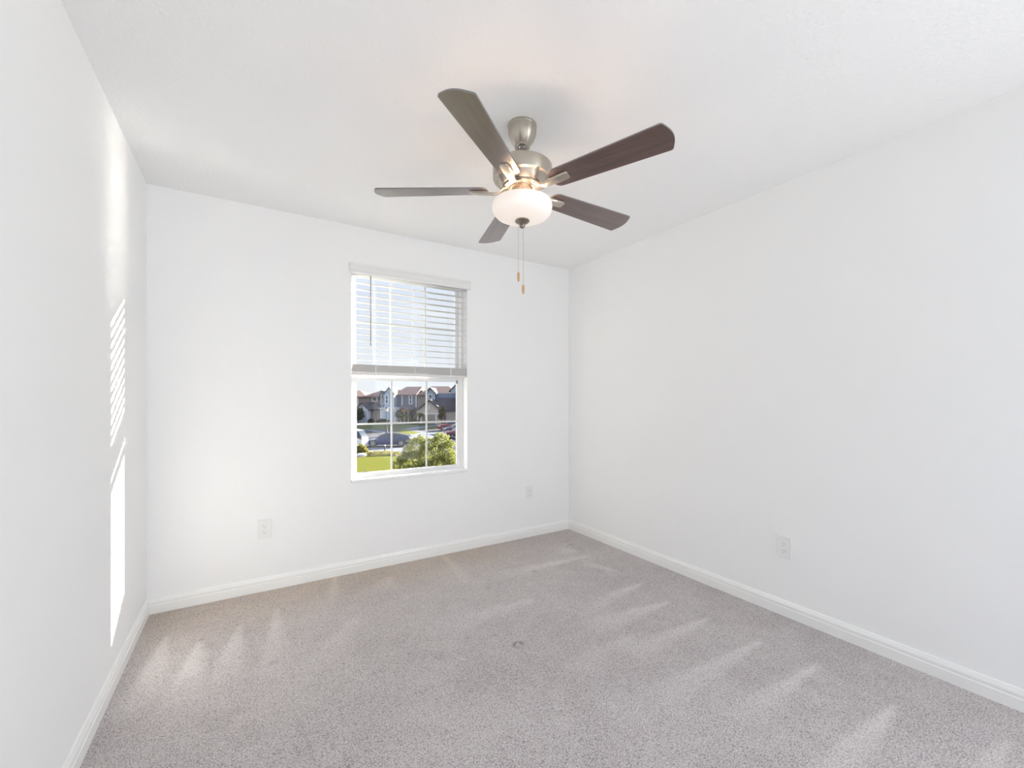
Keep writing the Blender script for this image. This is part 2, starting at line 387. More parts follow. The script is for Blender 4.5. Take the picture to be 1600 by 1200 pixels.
# ------------------------------------------------------------------ ceiling fan
FX, FY, _ = W(.0457, 1.905)
FK = 1.0242
zm = lambda z: 1.22 + (z - 1.22) * FK if z < 2.30 else z
fan = empty('ceiling_fan', (FX, FY, H), label='five-blade ceiling fan with dark walnut blades and a lit frosted bowl', cat='ceiling fan')
dz = lambda pr: [(r * (FK if z < 2.30 else 1), zm(z) - H) for r, z in pr]
MB().lathe(dz([(0, 2.4395), (.0625, 2.4395), (.0650, 2.436), (.0650, 2.430), (.0635, 2.428), (.0632, 2.405), (.0595, 2.387), (.050, 2.367), (.037, 2.352), (.034, 2.349), (.034, 2.341), (.020, 2.343), (.018, 2.352), (0, 2.352)])).build('canopy', M['nickel'], fan)
MB().lathe(dz([(0, 2.352), (.016, 2.350), (.017, 2.343), (.0105, 2.336), (.0105, 2.252), (.018, 2.248), (.018, 2.238), (.028, 2.232), (0, 2.232)]), 32).build('downrod', M['steel'], fan)
MB().lathe(dz([(0, 2.2335), (.112, 2.233), (.1245, 2.2315), (.1282, 2.227), (.1285, 2.222), (.1285, 2.180), (.1255, 2.173), (.109, 2.172), (.107, 2.167), (.088, 2.147), (0, 2.147)])).build('motor_housing', M['nickel'], fan)
MB().lathe(dz([(0, 2.148), (.080, 2.148), (.082, 2.146), (.080, 2.139), (.058, 2.137), (.056, 2.133), (0, 2.133)]), 48).build('flywheel', M['nickel_dark'], fan)
MB().lathe(dz([(0, 2.1335), (.046, 2.1335), (.046, 2.092), (.050, 2.088), (.050, 2.05), (.012, 2.05), (.012, 1.995), (0, 1.995)]), 48).build('light_fitter', M['nickel'], fan)
bowl = MB().lathe(dz([(.104, 2.074), (.115, 2.078), (.1245, 2.075), (.129, 2.066), (.130, 2.054), (.1285, 2.041), (.1235, 2.028), (.113, 2.017), (.096, 2.009), (.070, 2.003), (.040, 1.999), (.012, 1.998), (.012, 2.001), (.040, 2.002), (.068, 2.006), (.094, 2.012), (.110, 2.020), (.120, 2.030), (.125, 2.042), (.1265, 2.054), (.1255, 2.064), (.121, 2.071), (.114, 2.0735), (.104, 2.071)]), 72).build('light_bowl', M['bowl'], fan)
MB().lathe(dz([(0, 1.9975), (.030, 1.9975), (.032, 1.993), (.026, 1.987), (.014, 1.983), (.010, 1.979), (.013, 1.974), (.011, 1.967), (.005, 1.963), (0, 1.962)]), 32).build('finial', M['nickel_dark'], bowl)
for k in range(2):
    l = (-.017, .004)[k]; ze = (1.782, 1.727)[k]; zb = (1.898, 1.841)[k]
    p = W(l, -.012); b = MB(); b.tube([(p.x, p.y, 2.010 - H), (p.x, p.y, ze - H)], .0009, 6)
    for i in range(3): b.lathe([(0, zb - H + .003 - .001), (.0022, zb - H), (0, zb - H - .003)], 8, (p.x, p.y))
    ch = b.build('pull_chain', M['chain'], fan)
    MB().lathe([(0, ze - H + .002), (.003, ze - H), (.0058, ze - H - .010), (.0062, ze - H - .022), (.0048, ze - H - .036), (.0025, ze - H - .042), (0, ze - H - .042)], 16, (p.x, p.y)).build('chain_pull', M['pull'], ch)
PITCH = R(-12)
for k in range(5):
    ang = R(-37.8 + 72 * k) - TH
    # blade outline (local x outward)
    r0, r1 = .152, .661; out = []
    def corner(cx, cy, rad, a0, a1, n=6): return [(cx + rad * math.cos(a0 + (a1 - a0) * i / n), cy + rad * math.sin(a0 + (a1 - a0) * i / n)) for i in range(n + 1)]
    out += corner(r0 + .035, -.052 + .033, .033, R(180), R(270))
    out += corner(r1 - .030, -.067 + .014, .014, R(-90), R(-18), 5)
    out += [(r1 - .0165 * (y / .055) ** 2, y) for y in (-.044, -.033, -.022, -.011, 0, .011, .022, .033, .044)]
    out += corner(r1 - .030, .067 - .014, .014, R(18), R(90), 5)
    out += corner(r0 + .035, .052 - .033, .033, R(90), R(180))
    b = MB(); b.prism([(x, y, -.003) for x, y in out], (0, 0, .006))
    b.bm.faces.ensure_lookup_table()
    for f in b.bm.faces:
        f.normal_update()
        if abs(f.normal.z) < .5: f.material_index = 1
    bd = b.build('blade', [M['walnut'], M['blade_edge']], fan, loc=(0, 0, zm(2.128) - H), rot=(PITCH, 0, ang))
    # blade iron: curved arm with a raised pad under the blade
    b = MB(); cols = [(.066, .018, .010), (.085, .016, .004), (.105, .013, -.010), (.125, .0135, -.014), (.150, .017, -.0125), (.185, .021, -.0105), (.215, .022, -.0085), (.232, .020, -.0065), (.238, .014, -.0040)]
    up_, dn_ = [], []
    for x, hw, z in cols:
        th = .006 if x > .2 else .008
        up_.append((b.bm.verts.new((x, -hw, z + th / 2)), b.bm.verts.new((x, hw, z + th / 2))))
        dn_.append((b.bm.verts.new((x, -hw * .8, z - th / 2)), b.bm.verts.new((x, hw * .8, z - th / 2))))
    for i in range(len(cols) - 1):
        for q in ([up_[i][0], up_[i][1], up_[i + 1][1], up_[i + 1][0]], [dn_[i][0], dn_[i + 1][0], dn_[i + 1][1], dn_[i][1]],
                  [up_[i][0], up_[i + 1][0], dn_[i + 1][0], dn_[i][0]], [up_[i][1], dn_[i][1], dn_[i + 1][1], up_[i + 1][1]]):
            f = b.bm.faces.new(q); f.smooth = False
    b.bm.faces.new([up_[0][0], dn_[0][0], dn_[0][1], up_[0][1]]); b.bm.faces.new([up_[-1][0], up_[-1][1], dn_[-1][1], dn_[-1][0]])
    b.box(.150, .228, -.020, .020, -.009, -.0032, .002)
    b.build('blade_arm', M['nickel'], fan, loc=(0, 0, zm(2.128) - H), rot=(PITCH * .9, 0, ang))
for k in range(3):               # three bulbs inside the open-topped bowl
    l3 = bpy.data.lights.new('fan_bulb', 'POINT'); o3 = bpy.data.objects.new('fan_bulb', l3); COL.objects.link(o3); o3.parent = fan
    a = R(47 + 120 * k) - TH; o3.location = (.068 * math.cos(a), .068 * math.sin(a), 2.090 - H)
    l3.energy = 0.85; l3.color = (1.0, 0.68, 0.46); l3.shadow_soft_size = .016

# ================================================================== OUTSIDE
GZ = EYE - 4.60                      # street level, one storey below
dep_g = lambda py: 4.60 * F_PX / (py - HOR)
def G(px, py, z=GZ):
    d = dep_g(py); return W((px - 800) * d / F_PX, d, z)
def patch(name, pts, m, h=.0, **k):
    """flat ground slab whose outline is given by its corners on street level"""
    b = MB(); b.prism([G(x, y, GZ - .3) for x, y in pts], (0, 0, .3 + h)); k.setdefault('kind', 'structure')
    return b.build(name, m, **k)
M['lawn'] = mat('lawn', (0.125, 0.142, 0.014), 1.0, spec=0.05, vary=(1.3, (0.165, 0.155, 0.024), .35, .7), bump=(30, .6, .05))
M['verge'] = mat('far_grass', (0.115, 0.13, 0.06), 1.0, spec=0.05, vary=(.6, (0.16, 0.165, 0.09), .35, .7))
M['conc'] = mat('concrete', (0.22, 0.235, 0.27), 0.9, spec=0.04, vary=(.5, (0.19, 0.20, 0.235), .4, .7))
M['asph'] = mat('asphalt', (0.115, 0.108, 0.12), 0.9, spec=0.04, vary=(.7, (0.145, 0.14, 0.15), .4, .7))
M['asph2'] = mat('dark_asphalt', (0.065, 0.068, 0.10), 0.9, spec=0.04, vary=(.7, (0.085, 0.085, 0.12), .4, .7))
M['mulch'] = mat('mulch', (0.17, 0.125, 0.08), 1.0, vary=(6, (0.24, 0.20, 0.11), .4, .65), bump=(20, .6, .05))
gp = MB(); gp.prism([W(-120, 12, GZ - 1), W(120, 12, GZ - 1), W(180, 260, GZ - 1), W(-180, 260, GZ - 1)], (0, 0, 1.0)); gp.build('ground', M['verge'], kind='structure')
patch('lawn', [(430, 707.2), (830, 707.2), (1300, 790), (100, 790)], M['lawn'], .03)
patch('street', [(470, 673), (760, 669), (780, 700.5), (430, 700.5)], M['asph'], .01)
patch('sidewalk', [(430, 700.5), (642, 700.5), (648, 707.2), (430, 707.2)], M['conc'], .045)
patch('parking_lot', [(642, 686), (800, 686), (830, 711.5), (650, 711.5)], M['asph2'], .05)
patch('driveway', [(612, 679.5), (720, 673), (770, 673), (780, 686), (642, 686), (612, 684)], M['conc'], .03)
patch('sidewalk', [(520, 661.2), (760, 658.8), (760, 661.0), (520, 665)], M['conc'], .03)
patch('sidewalk', [(560, 670.5), (583, 672), (611, 676), (625, 672), (650, 667), (690, 663.2), (712, 663), (712, 666), (690, 664.8), (668, 668), (644, 672), (665, 674.5), (720, 674), (712, 678), (620, 681), (600, 677.5)], M['conc'], .035)
patch('grass_island', [(614, 675.5), (630, 672.3), (657, 676), (640, 680), (616, 678.5)], M['lawn'], .06)
patch('mulch_bed', [(500, 707.0), (612, 708), (634, 709), (630, 715), (610, 712), (592, 711), (576, 713.5), (560, 716), (500, 717)], M['mulch'], .06)

# ---- houses: local x to the right, y away, origin at street level
D0 = 84.0; S0 = D0 / F_PX
def HX(px): return (px - 800) * S0
def HZ(py): return EYE - (py - HOR) * S0 - GZ
hm = {k: mat('house_' + k, srgb(*c), r) for k, c, r in (
    ('taupe', (150, 133, 130), .9), ('dkgrey', (128, 128, 138), .9), ('ltblue', (172, 184, 202), .9), ('blue', (140, 152, 172), .9), ('beige', (205, 192, 182), .9),
    ('stone', (172, 162, 158), .9), ('white', (226, 226, 232), .7), ('cream', (225, 212, 190), .9), ('gdoor_w', (196, 204, 222), .7), ('gdoor_t', (176, 164, 152), .7),
    ('roof_b', (140, 115, 109), .95), ('roof_d', (97, 90, 96), .95), ('roof_g', (108, 100, 102), .95), ('pane', (78, 82, 92), .15), ('dark', (84, 76, 80), .8), ('tan', (198, 160, 112), .9))}
def hip(b, x0, x1, y0, y1, ze, zr, ix0, ix1, ov=.35):
    x0 -= ov; x1 += ov; y0 -= ov; y1 += ov; ym = (y0 + y1) / 2; t = .18
    c = [(x0, y0, ze), (x1, y0, ze), (x1, y1, ze), (x0, y1, ze)]; u = [(p[0], p[1], ze - t) for p in c]
    ra, rb = (x0 + ix0, ym, zr), (x1 - ix1, ym, zr)
    b.poly([c[0], c[1], rb, ra]); b.poly([c[2], c[3], ra, rb])
    b.poly([c[1], c[2], rb]); b.poly([c[3], c[0], ra])
    for i in range(4): b.poly([u[i], u[(i + 1) % 4], c[(i + 1) % 4], c[i]])
    b.poly(u[::-1]); return b
def gable_roof(b, x0, x1, y0, y1, ze, xa, za, ov=.3, t=.22):
    """front-facing gable: two slabs; apex at xa, za"""
    sl = (za - ze) / max(xa - x0, .01); sr = (za - ze) / max(x1 - xa, .01)
    L = (x0 - ov, ze - ov * sl); Rr = (x1 + ov, ze - ov * sr)
    b.prism([(L[0], y0 - ov, L[1]), (xa, y0 - ov, za), (xa, y0 - ov, za + t), (L[0], y0 - ov, L[1] + t)], (0, y1 - y0 + ov, 0))
    b.prism([(Rr[0], y0 - ov, Rr[1]), (xa, y0 - ov, za), (xa, y0 - ov, za + t), (Rr[0], y0 - ov, Rr[1] + t)], (0, y1 - y0 + ov, 0)); return b
def gable_wall(b, x0, x1, y0, y1, z0, ze, xa, za):
    b.prism([(x0, y0, z0), (x1, y0, z0), (x1, y0, ze), (xa, y0, za), (x0, y0, ze)], (0, y1 - y0, 0)); return b
def house_window(root, x0, x1, zt, zb, y, rows=2):
    w = MB(); t = .16; w.box(x0 - t, x1 + t, y - .12, y, zb - t, zb); w.box(x0 - t, x1 + t, y - .12, y, zt, zt + t); w.box(x0 - t, x0, y - .12, y, zb, zt); w.box(x1, x1 + t, y - .12, y, zb, zt)
    if rows == 2: w.box(x0, x1, y - .1, y, (zt + zb) / 2 - .06, (zt + zb) / 2 + .06)
    f = w.build('window', hm['white'], root); MB().box(x0, x1, y - .05, y + .02, zb, zt).build('pane', hm['pane'], f); return f
def garage_door(root, x0, x1, zt, y, m):
    b = MB(); k = 4; hgt = zt
    for i in range(k): b.box(x0, x1, y - .08, y, hgt * i / k + .02, hgt * (i + 1) / k - .02, .01)
    b.box(x0, x1, y - .04, y, 0, hgt); d = b.build('garage_door', m, root)
    t = .22; b = MB(); b.box(x0 - t, x0, y - .12, y, 0, hgt); b.box(x1, x1 + t, y - .12, y, 0, hgt); b.box(x0 - t, x1 + t, y - .12, y, hgt, hgt + t); b.build('door_trim', hm['white'], d)
def trim_box(root, name, x0, x1, y0, y1, z0, z1, m=None): return MB().box(x0, x1, y0, y1, z0, z1).build(name, m or hm['white'], root)
def house(label, dd=0.0):
    return empty('townhouse', W(0, D0 + dd, GZ), -TH, label=label, cat='house', group='townhouses across the street')

# A - left house
A = house('brown two-storey townhouse with a white gabled garage, leftmost in the window')
b = MB(); b.box(HX(520), HX(600), 0, 10, 0, HZ(619.5)); b.build('wall', hm['taupe'], A)
hip(MB(), HX(520), HX(570), 0, 10, HZ(619.5), HZ(609.5), 3.5, 3.0).build('roof', hm['roof_b'], A)
hip(MB(), HX(570), HX(600.5), 0, 9, HZ(619.5), HZ(607.5), 3.0, 1.5).build('roof', hm['roof_b'], A)
trim_box(A, 'corner_trim', HX(558.7), HX(560.2), -.12, 0, HZ(637), HZ(619.8))
trim_box(A, 'band_trim', HX(520), HX(560), -.15, 0, HZ(638), HZ(636.6))
house_window(A, HX(582.6), HX(588.4), HZ(620.8), HZ(626.4), 0, 1)
gable_wall(MB(), HX(569.5), HX(587.5), -4.5, -.2, 0, HZ(638.5), HX(577.8), HZ(630)).build('garage_wall', hm['white'], A)
gable_roof(MB(), HX(569.5), HX(587.5), -4.5, 0, HZ(638.5), HX(577.8), HZ(630)).build('garage_roof', hm['roof_d'], A)
trim_box(A, 'gable_vent', HX(576.8), HX(578.8), -4.6, -4.5, HZ(636.8), HZ(632.2), hm['stone'])
garage_door(A, HX(571.2), HX(585), HZ(641.6), -4.5, hm['gdoor_w'])
hip(MB(), HX(584), HX(600.5), -3, 0, HZ(638.3), HZ(628), 1.0, 2.2).build('lower_roof', hm['roof_d'], A)
MB().box(HX(588), HX(596.5), -2.6, 0, 0, HZ(638.5)).build('lower_wall', hm['stone'], A)
for px in (597.4, 600.0): trim_box(A, 'porch_post', HX(px), HX(px + 1.1), -2.9, -2.6, 0, HZ(638.5), hm['cream'])
# B - middle house
B = house('grey two-storey townhouse with a steep pale gable and a white garage wall')
MB().box(HX(607), HX(650.8), .2, 10, 0, HZ(616)).build('wall', hm['dkgrey'], B)
hip(MB(), HX(616), HX(648), .2, 10.5, HZ(616.5), HZ(603), 1.5, 0.0).build('roof', hm['roof_b'], B)
gable_wall(MB(), HX(597.5), HX(601.5), -1.2, .5, 0, HZ(617), HX(599.6), HZ(610)).build('side_gable_wall', hm['ltblue'], A)
gable_roof(MB(), HX(597.5), HX(600.9), -1.2, 4, HZ(617), HX(599.6), HZ(610)).build('side_gable_roof', hm['roof_g'], A)
gable_wall(MB(), HX(604.5), HX(620), -2.0, .5, 0, HZ(616.5), HX(612.2), HZ(606.5)).build('gable_wall', hm['ltblue'], B)
gable_roof(MB(), HX(604.5), HX(620), -2.0, 5, HZ(616.5), HX(612.2), HZ(606.5), .1).build('gable_roof', hm['roof_d'], B)
house_window(A, HX(599.6), HX(601.2), HZ(618), HZ(630), -1.2); house_window(B, HX(607.5), HX(610.5), HZ(618.5), HZ(630), -2.0)
trim_box(B, 'corner_trim', HX(619), HX(620), -2.12, -2.0, HZ(636), HZ(616.8)); trim_box(B, 'corner_trim', HX(627.5), HX(628.8), .05, .2, HZ(634), HZ(617)); trim_box(B, 'corner_trim', HX(649.4), HX(650.8), .05, .2, HZ(637), HZ(617))
house_window(B, HX(639.8), HX(642.6), HZ(618.6), HZ(630.4), .2)
MB().box(HX(606), HX(629.5), -5, -2, 0, HZ(637.5)).build('garage_wall', hm['white'], B)
trim_box(B, 'cornice', HX(605.4), HX(630.2), -5.3, -2, HZ(638), HZ(636.3)); garage_door(B, HX(611), HX(626.5), HZ(642), -5, hm['gdoor_w'])
hip(MB(), HX(627), HX(648), -2.5, .2, HZ(638.5), HZ(632), 1.6, 1.6).build('lower_roof', hm['roof_d'], B)
gable_wall(MB(), HX(632), HX(645), -3.6, -3.3, HZ(642.6), HZ(642), HX(638.5), HZ(637.8)).build('porch_gable', hm['tan'], B)
gable_roof(MB(), HX(632), HX(645), -3.6, -.5, HZ(642), HX(638.5), HZ(637.8)).build('porch_roof', hm['roof_b'], B)
MB().box(HX(633), HX(644.5), -1, .1, 0, HZ(642.5)).build('porch_wall', hm['dark'], B)
for px in (632.8, 638, 643.8): trim_box(B, 'porch_post', HX(px), HX(px + 1.2), -3.6, -3.3, 0, HZ(642.5), hm['cream'])
# C - right house
Cc = house('taupe townhouse with a wide gabled garage under a dark roof, right of the grey one')
MB().box(HX(653), HX(661), -1.0, .6, 0, HZ(638.5)).build('entry_wall', hm['tan'], Cc)
MB().box(HX(651.3), HX(716), .6, 12, 0, HZ(616.8)).build('wall', hm['stone'], Cc)
hip(MB(), HX(654.2), HX(716), .6, 13, HZ(616.8), HZ(602), 1.6, 3.2).build('roof', hm['roof_b'], Cc)
gable_wall(MB(), HX(668), HX(680.6), -.8, .8, 0, HZ(614), HX(673.5), HZ(607)).build('gable_wall', hm['ltblue'], Cc)
gable_roof(MB(), HX(668), HX(680.6), -.8, 5, HZ(614), HX(673.5), HZ(607)).build('gable_roof', hm['roof_d'], Cc)
trim_box(Cc, 'corner_trim', HX(679.6), HX(680.6), -.92, -.8, HZ(626), HZ(614.5)); house_window(Cc, HX(672), HX(675.4), HZ(617.2), HZ(627.5), -.8)
MB().box(HX(680.8), HX(712), .2, .6, HZ(636), HZ(614.4)).build('upper_wall', hm['blue'], Cc)
gable_wall(MB(), HX(661.5), HX(697.5), -6, -1, 0, HZ(641), HX(680), HZ(626.2)).build('garage_wall', hm['beige'], Cc)
gable_roof(MB(), HX(661.5), HX(697.5), -6, .2, HZ(641), HX(680), HZ(626.2), .35, .25).build('garage_roof', hm['roof_g'], Cc)
trim_box(Cc, 'gable_vent', HX(678.8), HX(680.6), -6.12, -6, HZ(639), HZ(632)); garage_door(Cc, HX(669.3), HX(689), HZ(646), -6, hm['gdoor_t'])
trim_box(Cc, 'band_trim', HX(661.5), HX(697), -6.15, -6, HZ(645.4), HZ(644))
b = MB(); b.prism([(HX(685), -5.2, HZ(641)), (HX(685), -5.2, HZ(640)), (HX(685), .4, HZ(621)), (HX(685), .4, HZ(622))], (HX(722) - HX(685), 0, 0)); b.build('lower_roof', hm['roof_d'], Cc)
MB().box(HX(695), HX(722), -4.8, 0, 0, HZ(641)).build('lower_wall', hm['beige'], Cc)
trim_box(Cc, 'downspout', HX(701), HX(702), -5.0, -4.8, 0, HZ(641), hm['dark']); trim_box(Cc, 'band_trim', HX(695), HX(722), -4.95, -4.8, HZ(655.8), HZ(654.6))
# D - nearer house at right edge
Dh = house('pale blue gabled house at the right edge of the window view', -8)
S1 = 76.0 / F_PX; X1 = lambda p: (p - 800) * S1; Z1 = lambda p: EYE - (p - HOR) * S1 - GZ
MB().box(X1(717), X1(760), 0, 9, 0, Z1(613)).build('wall', hm['blue'], Dh)
gable_wall(MB(), X1(703.5), X1(745), .6, 9, Z1(614), Z1(610), X1(724), Z1(590)).build('gable_wall', hm['ltblue'], Dh)
gable_roof(MB(), X1(703.5), X1(745), .6, 9, Z1(610), X1(724), Z1(590)).build('roof', hm['roof_d'], Dh)

# ---- foliage
def foliage(name, blobs, n_, size, m, seed=1, **k):
    rnd = np.random.default_rng(seed); V, Fc = [], []
    wts = np.array([r[3] * r[4] * r[5] for r in blobs]) ** .7; wts /= wts.sum()
    for i in range(n_):
        cx, cy, cz, rx, ry, rz = blobs[rnd.choice(len(blobs), p=wts)]
        d = rnd.normal(size=3); d /= np.linalg.norm(d); q = rnd.uniform(.35, 1.0) ** .5 * rnd.uniform(.8, 1.12)
        c = np.array([cx + d[0] * rx * q, cy + d[1] * ry * q, cz + d[2] * rz * q])
        u = rnd.normal(size=3) + d * .8; u /= np.linalg.norm(u); w = np.cross(u, rnd.normal(size=3)); w /= np.linalg.norm(w)
        s = size * rnd.uniform(.6, 1.3); j = len(V)
        V += [tuple(c - u * s * .5), tuple(c + w * s * .3), tuple(c + u * s * .5), tuple(c - w * s * .3)]; Fc.append((j, j + 1, j + 2, j + 3))
    me = bpy.data.meshes.new(name); me.from_pydata(V, [], Fc); me.materials.append(m)
    o = bpy.data.objects.new(name, me); COL.objects.link(o)
    if 'parent' in k: o.parent = k.pop('parent')
    return tag(o, **k)
def leafmat(name, c1, c2, sc=4):
    m = mat(name, c1, .7, vary=(sc, c2, .35, .65)); n = m.node_tree; b = n.nodes['Principled BSDF']; out = n.nodes['Material Output']
    t = n.nodes.new('ShaderNodeBsdfTranslucent'); ad_ = n.nodes.new('ShaderNodeMixShader'); ad_.inputs[0].default_value = .45
    src = b.inputs['Base Color'].links[0].from_socket; n.links.new(src, t.inputs[0])
    n.links.new(b.outputs[0], ad_.inputs[1]); n.links.new(t.outputs[0], ad_.inputs[2]); n.links.new(ad_.outputs[0], out.inputs[0]); return m
M['leaf'] = leafmat('shrub_leaf', (0.155, 0.18, 0.035), (0.33, 0.33, 0.11), 3)
M['leaf_d'] = leafmat('dark_leaf', (0.08, 0.10, 0.05), (0.14, 0.14, 0.07), 2)
M['leaf_y'] = leafmat('yellow_leaf', (0.22, 0.21, 0.035), (0.30, 0.27, 0.07), 5)
M['leaf_o'] = leafmat('autumn_leaf', (0.22, 0.18, 0.10), (0.34, 0.31, 0.25), 1.5)
M['leaf_p'] = leafmat('palm_leaf', (0.17, 0.16, 0.07), (0.24, 0.20, 0.10), 1.5)
M['bark'] = mat('bark', (0.22, 0.16, 0.11), .95)

def plant(name, px, dep, label, cat, blobs, n_, size, m, trunk=None, seed=1, group=None):
    r = empty(name, W((px - 800) * dep / F_PX, dep, GZ + .02), -TH, label=label, cat=cat, group=group)
    foliage('foliage', blobs, n_, size, m, seed, parent=r)
    if trunk:
        b = MB()
        for t in trunk: b.tube(t[0], t[1], 7)
        b.build('stem', M['bark'], r)
    return r
# big shrubby tree just outside, d = 20 m
d = 20.0; s = d / F_PX; lz = lambda py: EYE - (py - HOR) * s - GZ; lx = lambda px: (px - 667) * s
bb = [(lx(652), 0, lz(700), .55, .6, .55), (lx(645), 0, lz(722), .75, .7, .55), (lx(668), .1, lz(712), .6, .7, .6), (lx(690), 0, lz(690), .42, .5, .38), (lx(697), -.1, lz(708), .45, .6, .5),
      (lx(688), 0, lz(728), .8, .7, .5), (lx(704), 0, lz(694), .22, .25, .2), (lx(660), 0, lz(740), 1.1, .9, .5), (lx(630), 0, lz(716), .3, .3, .25), (lx(656), .1, lz(688), .25, .3, .22), (lx(636), 0, lz(706), .25, .3, .25), (lx(672), 0, lz(694), .4, .4, .3), (lx(702), .1, lz(718), .45, .5, .45), (lx(684), 0, lz(683), .2, .2, .2), (lx(621), 0, lz(727), .3, .3, .25)]
plant('shrub', 667, d, 'large yellow-green leafy shrub on the lawn just below the window', 'shrub', bb, 15000, .085, M['leaf'],
      [([(0, 0, 0), (.05, 0, 1.0), (lx(652), 0, lz(705))], [.08, .06, .02]), ([(.05, 0, .1), (.2, 0, 1.0), (lx(694), 0, lz(700))], [.07, .05, .02]), ([(-.05, 0, .1), (-.3, 0, 1.1), (lx(640), 0, lz(715))], [.06, .04, .02])], 3)
plant('shrub', 563, 35.5, 'small yellow shrub at the left end of the planting bed', 'shrub', [(0, 0, .45, .5, .45, .42), (.35, 0, .25, .35, .3, .25), (-.5, 0, .4, .5, .4, .4)], 1500, .16, M['leaf_y'], [([(0, 0, 0), (0, 0, .5)], [.04, .02])], 4)
b = MB(); rr = random.Random(4)
rk = bmesh.ops.create_icosphere(b.bm, subdivisions=2, radius=.3)
for v in rk['verts']: v.co = Vector((v.co.x * 1.5, v.co.y, v.co.z * .6 + .1)) * (1 + rr.uniform(-.08, .08))
b.build('garden_rock', hm['white'], None, loc=W((564 - 800) * 34 / F_PX, 34.0, GZ + .03), label='white rock in front of the small yellow shrub', cat='rock')
def clump(px, dep, w, h, label, m, seed, name='hedge', cat='hedge', size=.3, n_=500): 
    return plant(name, px, dep, label, cat, [(0, 0, h * .45, w / 2, .5, h * .55)], n_, size, m, None, seed)
clump(597, 35.0, 3.4, .34, 'low tawny ground cover along the planting bed behind the lawn', M['leaf_y'], 8, 'ground_cover', 'ground cover', .12, 900)
clump(580, 78, 1.3, 1.0, 'dark rounded hedge before the white gabled garage', M['leaf_d'], 11)
clump(598, 77.5, 2.6, 1.0, 'long dark hedge by the porch between the two left garages', M['leaf_d'], 12, n_=900)
clump(646.5, 77, 1.8, .9, 'low hedge by the porch of the grey townhouse', M['leaf_d'], 13)
plant('tree', 560, 78, 'dark bushy tree at the left edge before the brown townhouse', 'tree', [(0, 0, 1.6, 1.1, 1, .9), (.2, 0, 2.4, .7, .7, .6), (-1.5, 0, 1.6, 1.2, 1, 1)], 1500, .35, M['leaf_d'], [([(0, 0, 0), (0, 0, 2)], [.12, .06])], 21)
plant('tree', 690, 70, 'slim tree with pale orange leaves before the right-hand garage', 'tree', [(0, 0, 2.5, .55, .55, 1.0), (-.15, 0, 1.7, .5, .5, .5), (.1, 0, 3.1, .4, .4, .5)], 1300, .24, M['leaf_o'], [([(0, 0, 0), (0, 0, 3)], [.07, .03])], 22)
plant('tree', 623, 76, 'small sparse tree before the white garage wall', 'tree', [(0, 0, 1.9, .8, .7, .8)], 260, .26, M['leaf_d'], [([(0, 0, 0), (0, 0, 2)], [.06, .03])], 23)
# palms
def palm(px, dep, h, label, seed):
    r = empty('palm_tree', W((px - 800) * dep / F_PX, dep, GZ + .02), -TH, label=label, cat='palm tree')
    MB().tube([(0, 0, 0), (.05, 0, h)], [.13, .09], 8).build('stem', M['bark'], r); rd = random.Random(seed); b = MB()
    for i in range(16):
        a = 2 * math.pi * i / 16 + rd.uniform(-.2, .2); el0 = rd.uniform(.1, 1.1); L = rd.uniform(1.0, 1.4); pts = []
        for t in range(6):
            u = t / 5; pts.append(Vector((math.cos(a) * L * u * math.cos(el0 * .6), math.sin(a) * L * u * math.cos(el0 * .6), h + L * (math.sin(el0) * u - 1.0 * u * u))))
        sd_ = Vector((-math.sin(a), math.cos(a), 0))
        for t in range(5):
            for sg in (-1, 1):
                w0, w1 = .22 * (1 - abs(t / 5 - .4)), .22 * (1 - abs((t + 1) / 5 - .4))
                b.poly([pts[t], pts[t + 1], pts[t + 1] + sg * sd_ * w1 - Vector((0, 0, .12)), pts[t] + sg * sd_ * w0 - Vector((0, 0, .12))])
    b.build('fronds', M['leaf_p'], r)
palm(654.5, 76, 1.9, 'small palm beside the porch of the grey townhouse', 2)
palm(634.5, 79, 1.6, 'short palm in front of the porch posts', 3)

# ---- lamp post and bollard light
dL = 57.0; r = empty('street_lamp', W((604.3 - 800) * dL / F_PX, dL, GZ), -TH, label='slim black street lamp with a white lantern across the road', cat='street lamp')
M['black'] = mat('black_metal', (0.05, 0.05, 0.055), .5); M['white'] = mat('white_plastic', (0.85, 0.85, 0.82), .4)
MB().lathe([(0, 0), (.16, 0), (.16, .1), (.08, .4), (.06, 1.0), (.05, 2.95), (0, 2.95)], 16).build('pole', M['black'], r)
MB().lathe([(0, 2.95), (.12, 2.97), (.2, 3.3), (.16, 3.36), (0, 3.36)], 12).build('lantern', M['white'], r)
MB().lathe([(.22, 3.34), (.1, 3.5), (.02, 3.6), (0, 3.62)], 12).build('lantern_cap', M['black'], r)
dL = 36.6; r = empty('bollard_light', W((601.6 - 800) * dL / F_PX, dL, GZ + .05), -TH, label='short dark bollard with a pale cap in the planting bed', cat='bollard')
MB().lathe([(0, 0), (.10, 0), (.07, .2), (.045, .5), (0, .5)], 12).build('post', M['black'], r)
MB().lathe([(0, .5), (.05, .5), (.055, .58), (.03, .64), (0, .65)], 12).build('cap', M['white'], r)

